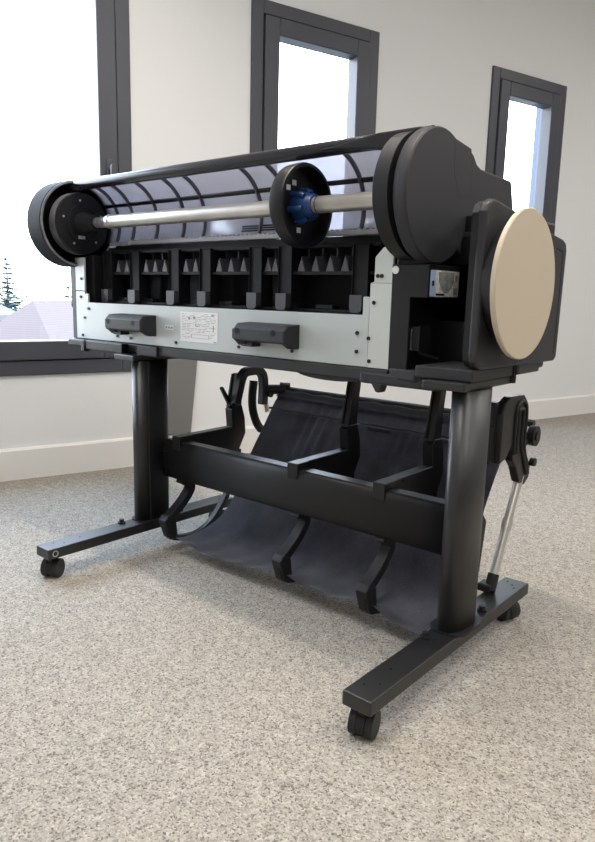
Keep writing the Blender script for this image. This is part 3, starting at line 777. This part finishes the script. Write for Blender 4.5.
m = MB(); m.lathe([(-1.302, .033), (-1.285, .030), (-1.262, .026), (-1.240, .022), (-1.240, 0)], SY, SZ, 36); m.lathe([(-1.302, .055), (-1.299, .055), (-1.299, .050), (-1.302, .050)], SY, SZ, 48, closed=True); m.build('flange_hub', 'blk2', fl)
m = MB()
for a in (.4, 1.7, 2.9, 4.2, 5.4):
    for r in (.068,): m.cyl((-1.302, SY + r * math.cos(a), SZ + r * math.sin(a)), (-1.3000, SY + r * math.cos(a), SZ + r * math.sin(a)), .0035, 10)
m.box(-1.302, -1.298, SY - .018, SY + .004, SZ - .046, SZ - .036, .001)
build_each(m, 'flange_screw', 'tubeend', fl)
# middle flange: dished disc with a stepped rim
m = MB(); m.lathe([(-0.4560, .020), (-0.4560, .0865), (-0.4520, .0900), (-0.4220, .0920), (-0.4170, .0900), (-0.4170, .0830), (-0.4440, .0800), (-0.4460, .020)], SY, SZ, 72, closed=True)
fl2 = m.build('flange', 'blk', sp)
m = MB(); m.lathe([(-0.4460, .0188), (-0.4460, .031), (-0.4380, .033), (-0.4240, .030), (-0.4120, .026), (-0.3960, .0240), (-0.3940, .0225), (-0.3940, .0188)], SY, SZ, 40, closed=True)
for k in range(6):
    a = 2 * PI * k / 6 + .3; c, s = math.cos(a), math.sin(a)
    m.tube([(-0.4450, SY + .034 * c, SZ + .034 * s), (-0.4250, SY + .033 * c, SZ + .033 * s), (-0.4130, SY + .027 * c, SZ + .027 * s)], .0075, 8)
m.build('flange_hub', 'blue', fl2)['label'] = 'blue hub'
m = MB()
for a in (1.9, 2.35, 4.75): m.box(-0.4455, -0.4435, SY + .052 * math.cos(a) - .007, SY + .052 * math.cos(a) + .007, SZ + .052 * math.sin(a) - .006, SZ + .052 * math.sin(a) + .006, .001)
build_each(m, 'flange_slot', 'white', fl2)

# ------------------------------------------------------------------ light
wd = bpy.data.worlds.new('overcast_sky'); S.world = wd; wd.use_nodes = True
nt = wd.node_tree; bg = nt.nodes['Background']
tc = nt.nodes.new('ShaderNodeTexCoord'); sx = nt.nodes.new('ShaderNodeSeparateXYZ'); nt.links.new(tc.outputs['Generated'], sx.inputs[0])
cr = nt.nodes.new('ShaderNodeValToRGB'); nt.links.new(sx.outputs['Z'], cr.inputs[0])
cr.color_ramp.elements[0].color = (1.0, 1.0, 1.0, 1); cr.color_ramp.elements[1].color = (.62, .78, 1.0, 1); cr.color_ramp.elements[1].position = .7
nt.links.new(cr.outputs[0], bg.inputs[0]); bg.inputs[1].default_value = 9.0

def area(name, loc, size, sy, power, color, target):
    l = bpy.data.lights.new(name, 'AREA'); l.shape = 'RECTANGLE'; l.size = size; l.size_y = sy; l.energy = power; l.color = color
    o = bpy.data.objects.new(name, l); COL.objects.link(o); o.location = loc
    o.rotation_euler = (Vector(target) - Vector(loc)).to_track_quat('-Z', 'Y').to_euler()
    return o
for s_, n_ in ((-7.4, -1.9), (-8.0, -4.6), (-5.4, -2.7), (-5.4, -4.6), (-2.6, -2.2), (-2.6, -4.6)):  # unseen fill lights added under the ceiling to brighten walls and floor
    p = in_wall(s_, n_, H - .01)
    area('fill_light', p, .6, 1.2, 24, (1, .975, .94), p - Vector((0, 0, 1)))
lin = area('linear_ceiling_lamp', (-.60, -.07, H - .01), 1.5, .06, 12, (1, .91, .79), (-.60, -.07, 0))
lin.rotation_euler = (0, 0, 0); lin.data.spread = math.radians(115)
for s0, s1, z0, z1 in wins:      # sampling portals in the window openings
    p = in_wall((s0 + s1) / 2, WT + .01, (z0 + z1) / 2)
    o = area('window_portal', p, s1 - s0, z1 - z0, 1, (1, 1, 1), p - WN)
    o.data.cycles.is_portal = True

# ------------------------------------------------------------------ camera
yaw, pitch, roll, F = .6975, .1810, .0247, 690.95
fwd = Vector((-math.sin(yaw) * math.cos(pitch), math.cos(yaw) * math.cos(pitch), -math.sin(pitch)))
right = Vector((math.cos(yaw), math.sin(yaw), 0)); up = right.cross(fwd)
r2 = right * math.cos(roll) + up * math.sin(roll); u2 = -right * math.sin(roll) + up * math.cos(roll)
cd = bpy.data.cameras.new('camera'); cam = bpy.data.objects.new('camera', cd); COL.objects.link(cam)
cam.matrix_world = Matrix(((r2.x, u2.x, -fwd.x, CAMP.x), (r2.y, u2.y, -fwd.y, CAMP.y), (r2.z, u2.z, -fwd.z, CAMP.z), (0, 0, 0, 1)))
cd.sensor_fit = 'VERTICAL'; cd.sensor_height = 36; cd.lens = F / 842 * 36
cd.clip_start = .02; cd.clip_end = 300
S.camera = cam
S.view_settings.view_transform = 'Standard'; S.view_settings.look = 'None'; S.view_settings.gamma = 1; S.view_settings.use_curve_mapping = False
S.view_settings.exposure = .45
S.cycles.use_denoising = True
S.cycles.max_bounces = 10; S.cycles.diffuse_bounces = 6; S.cycles.transparent_max_bounces = 12
S.cycles.sample_clamp_indirect = 8
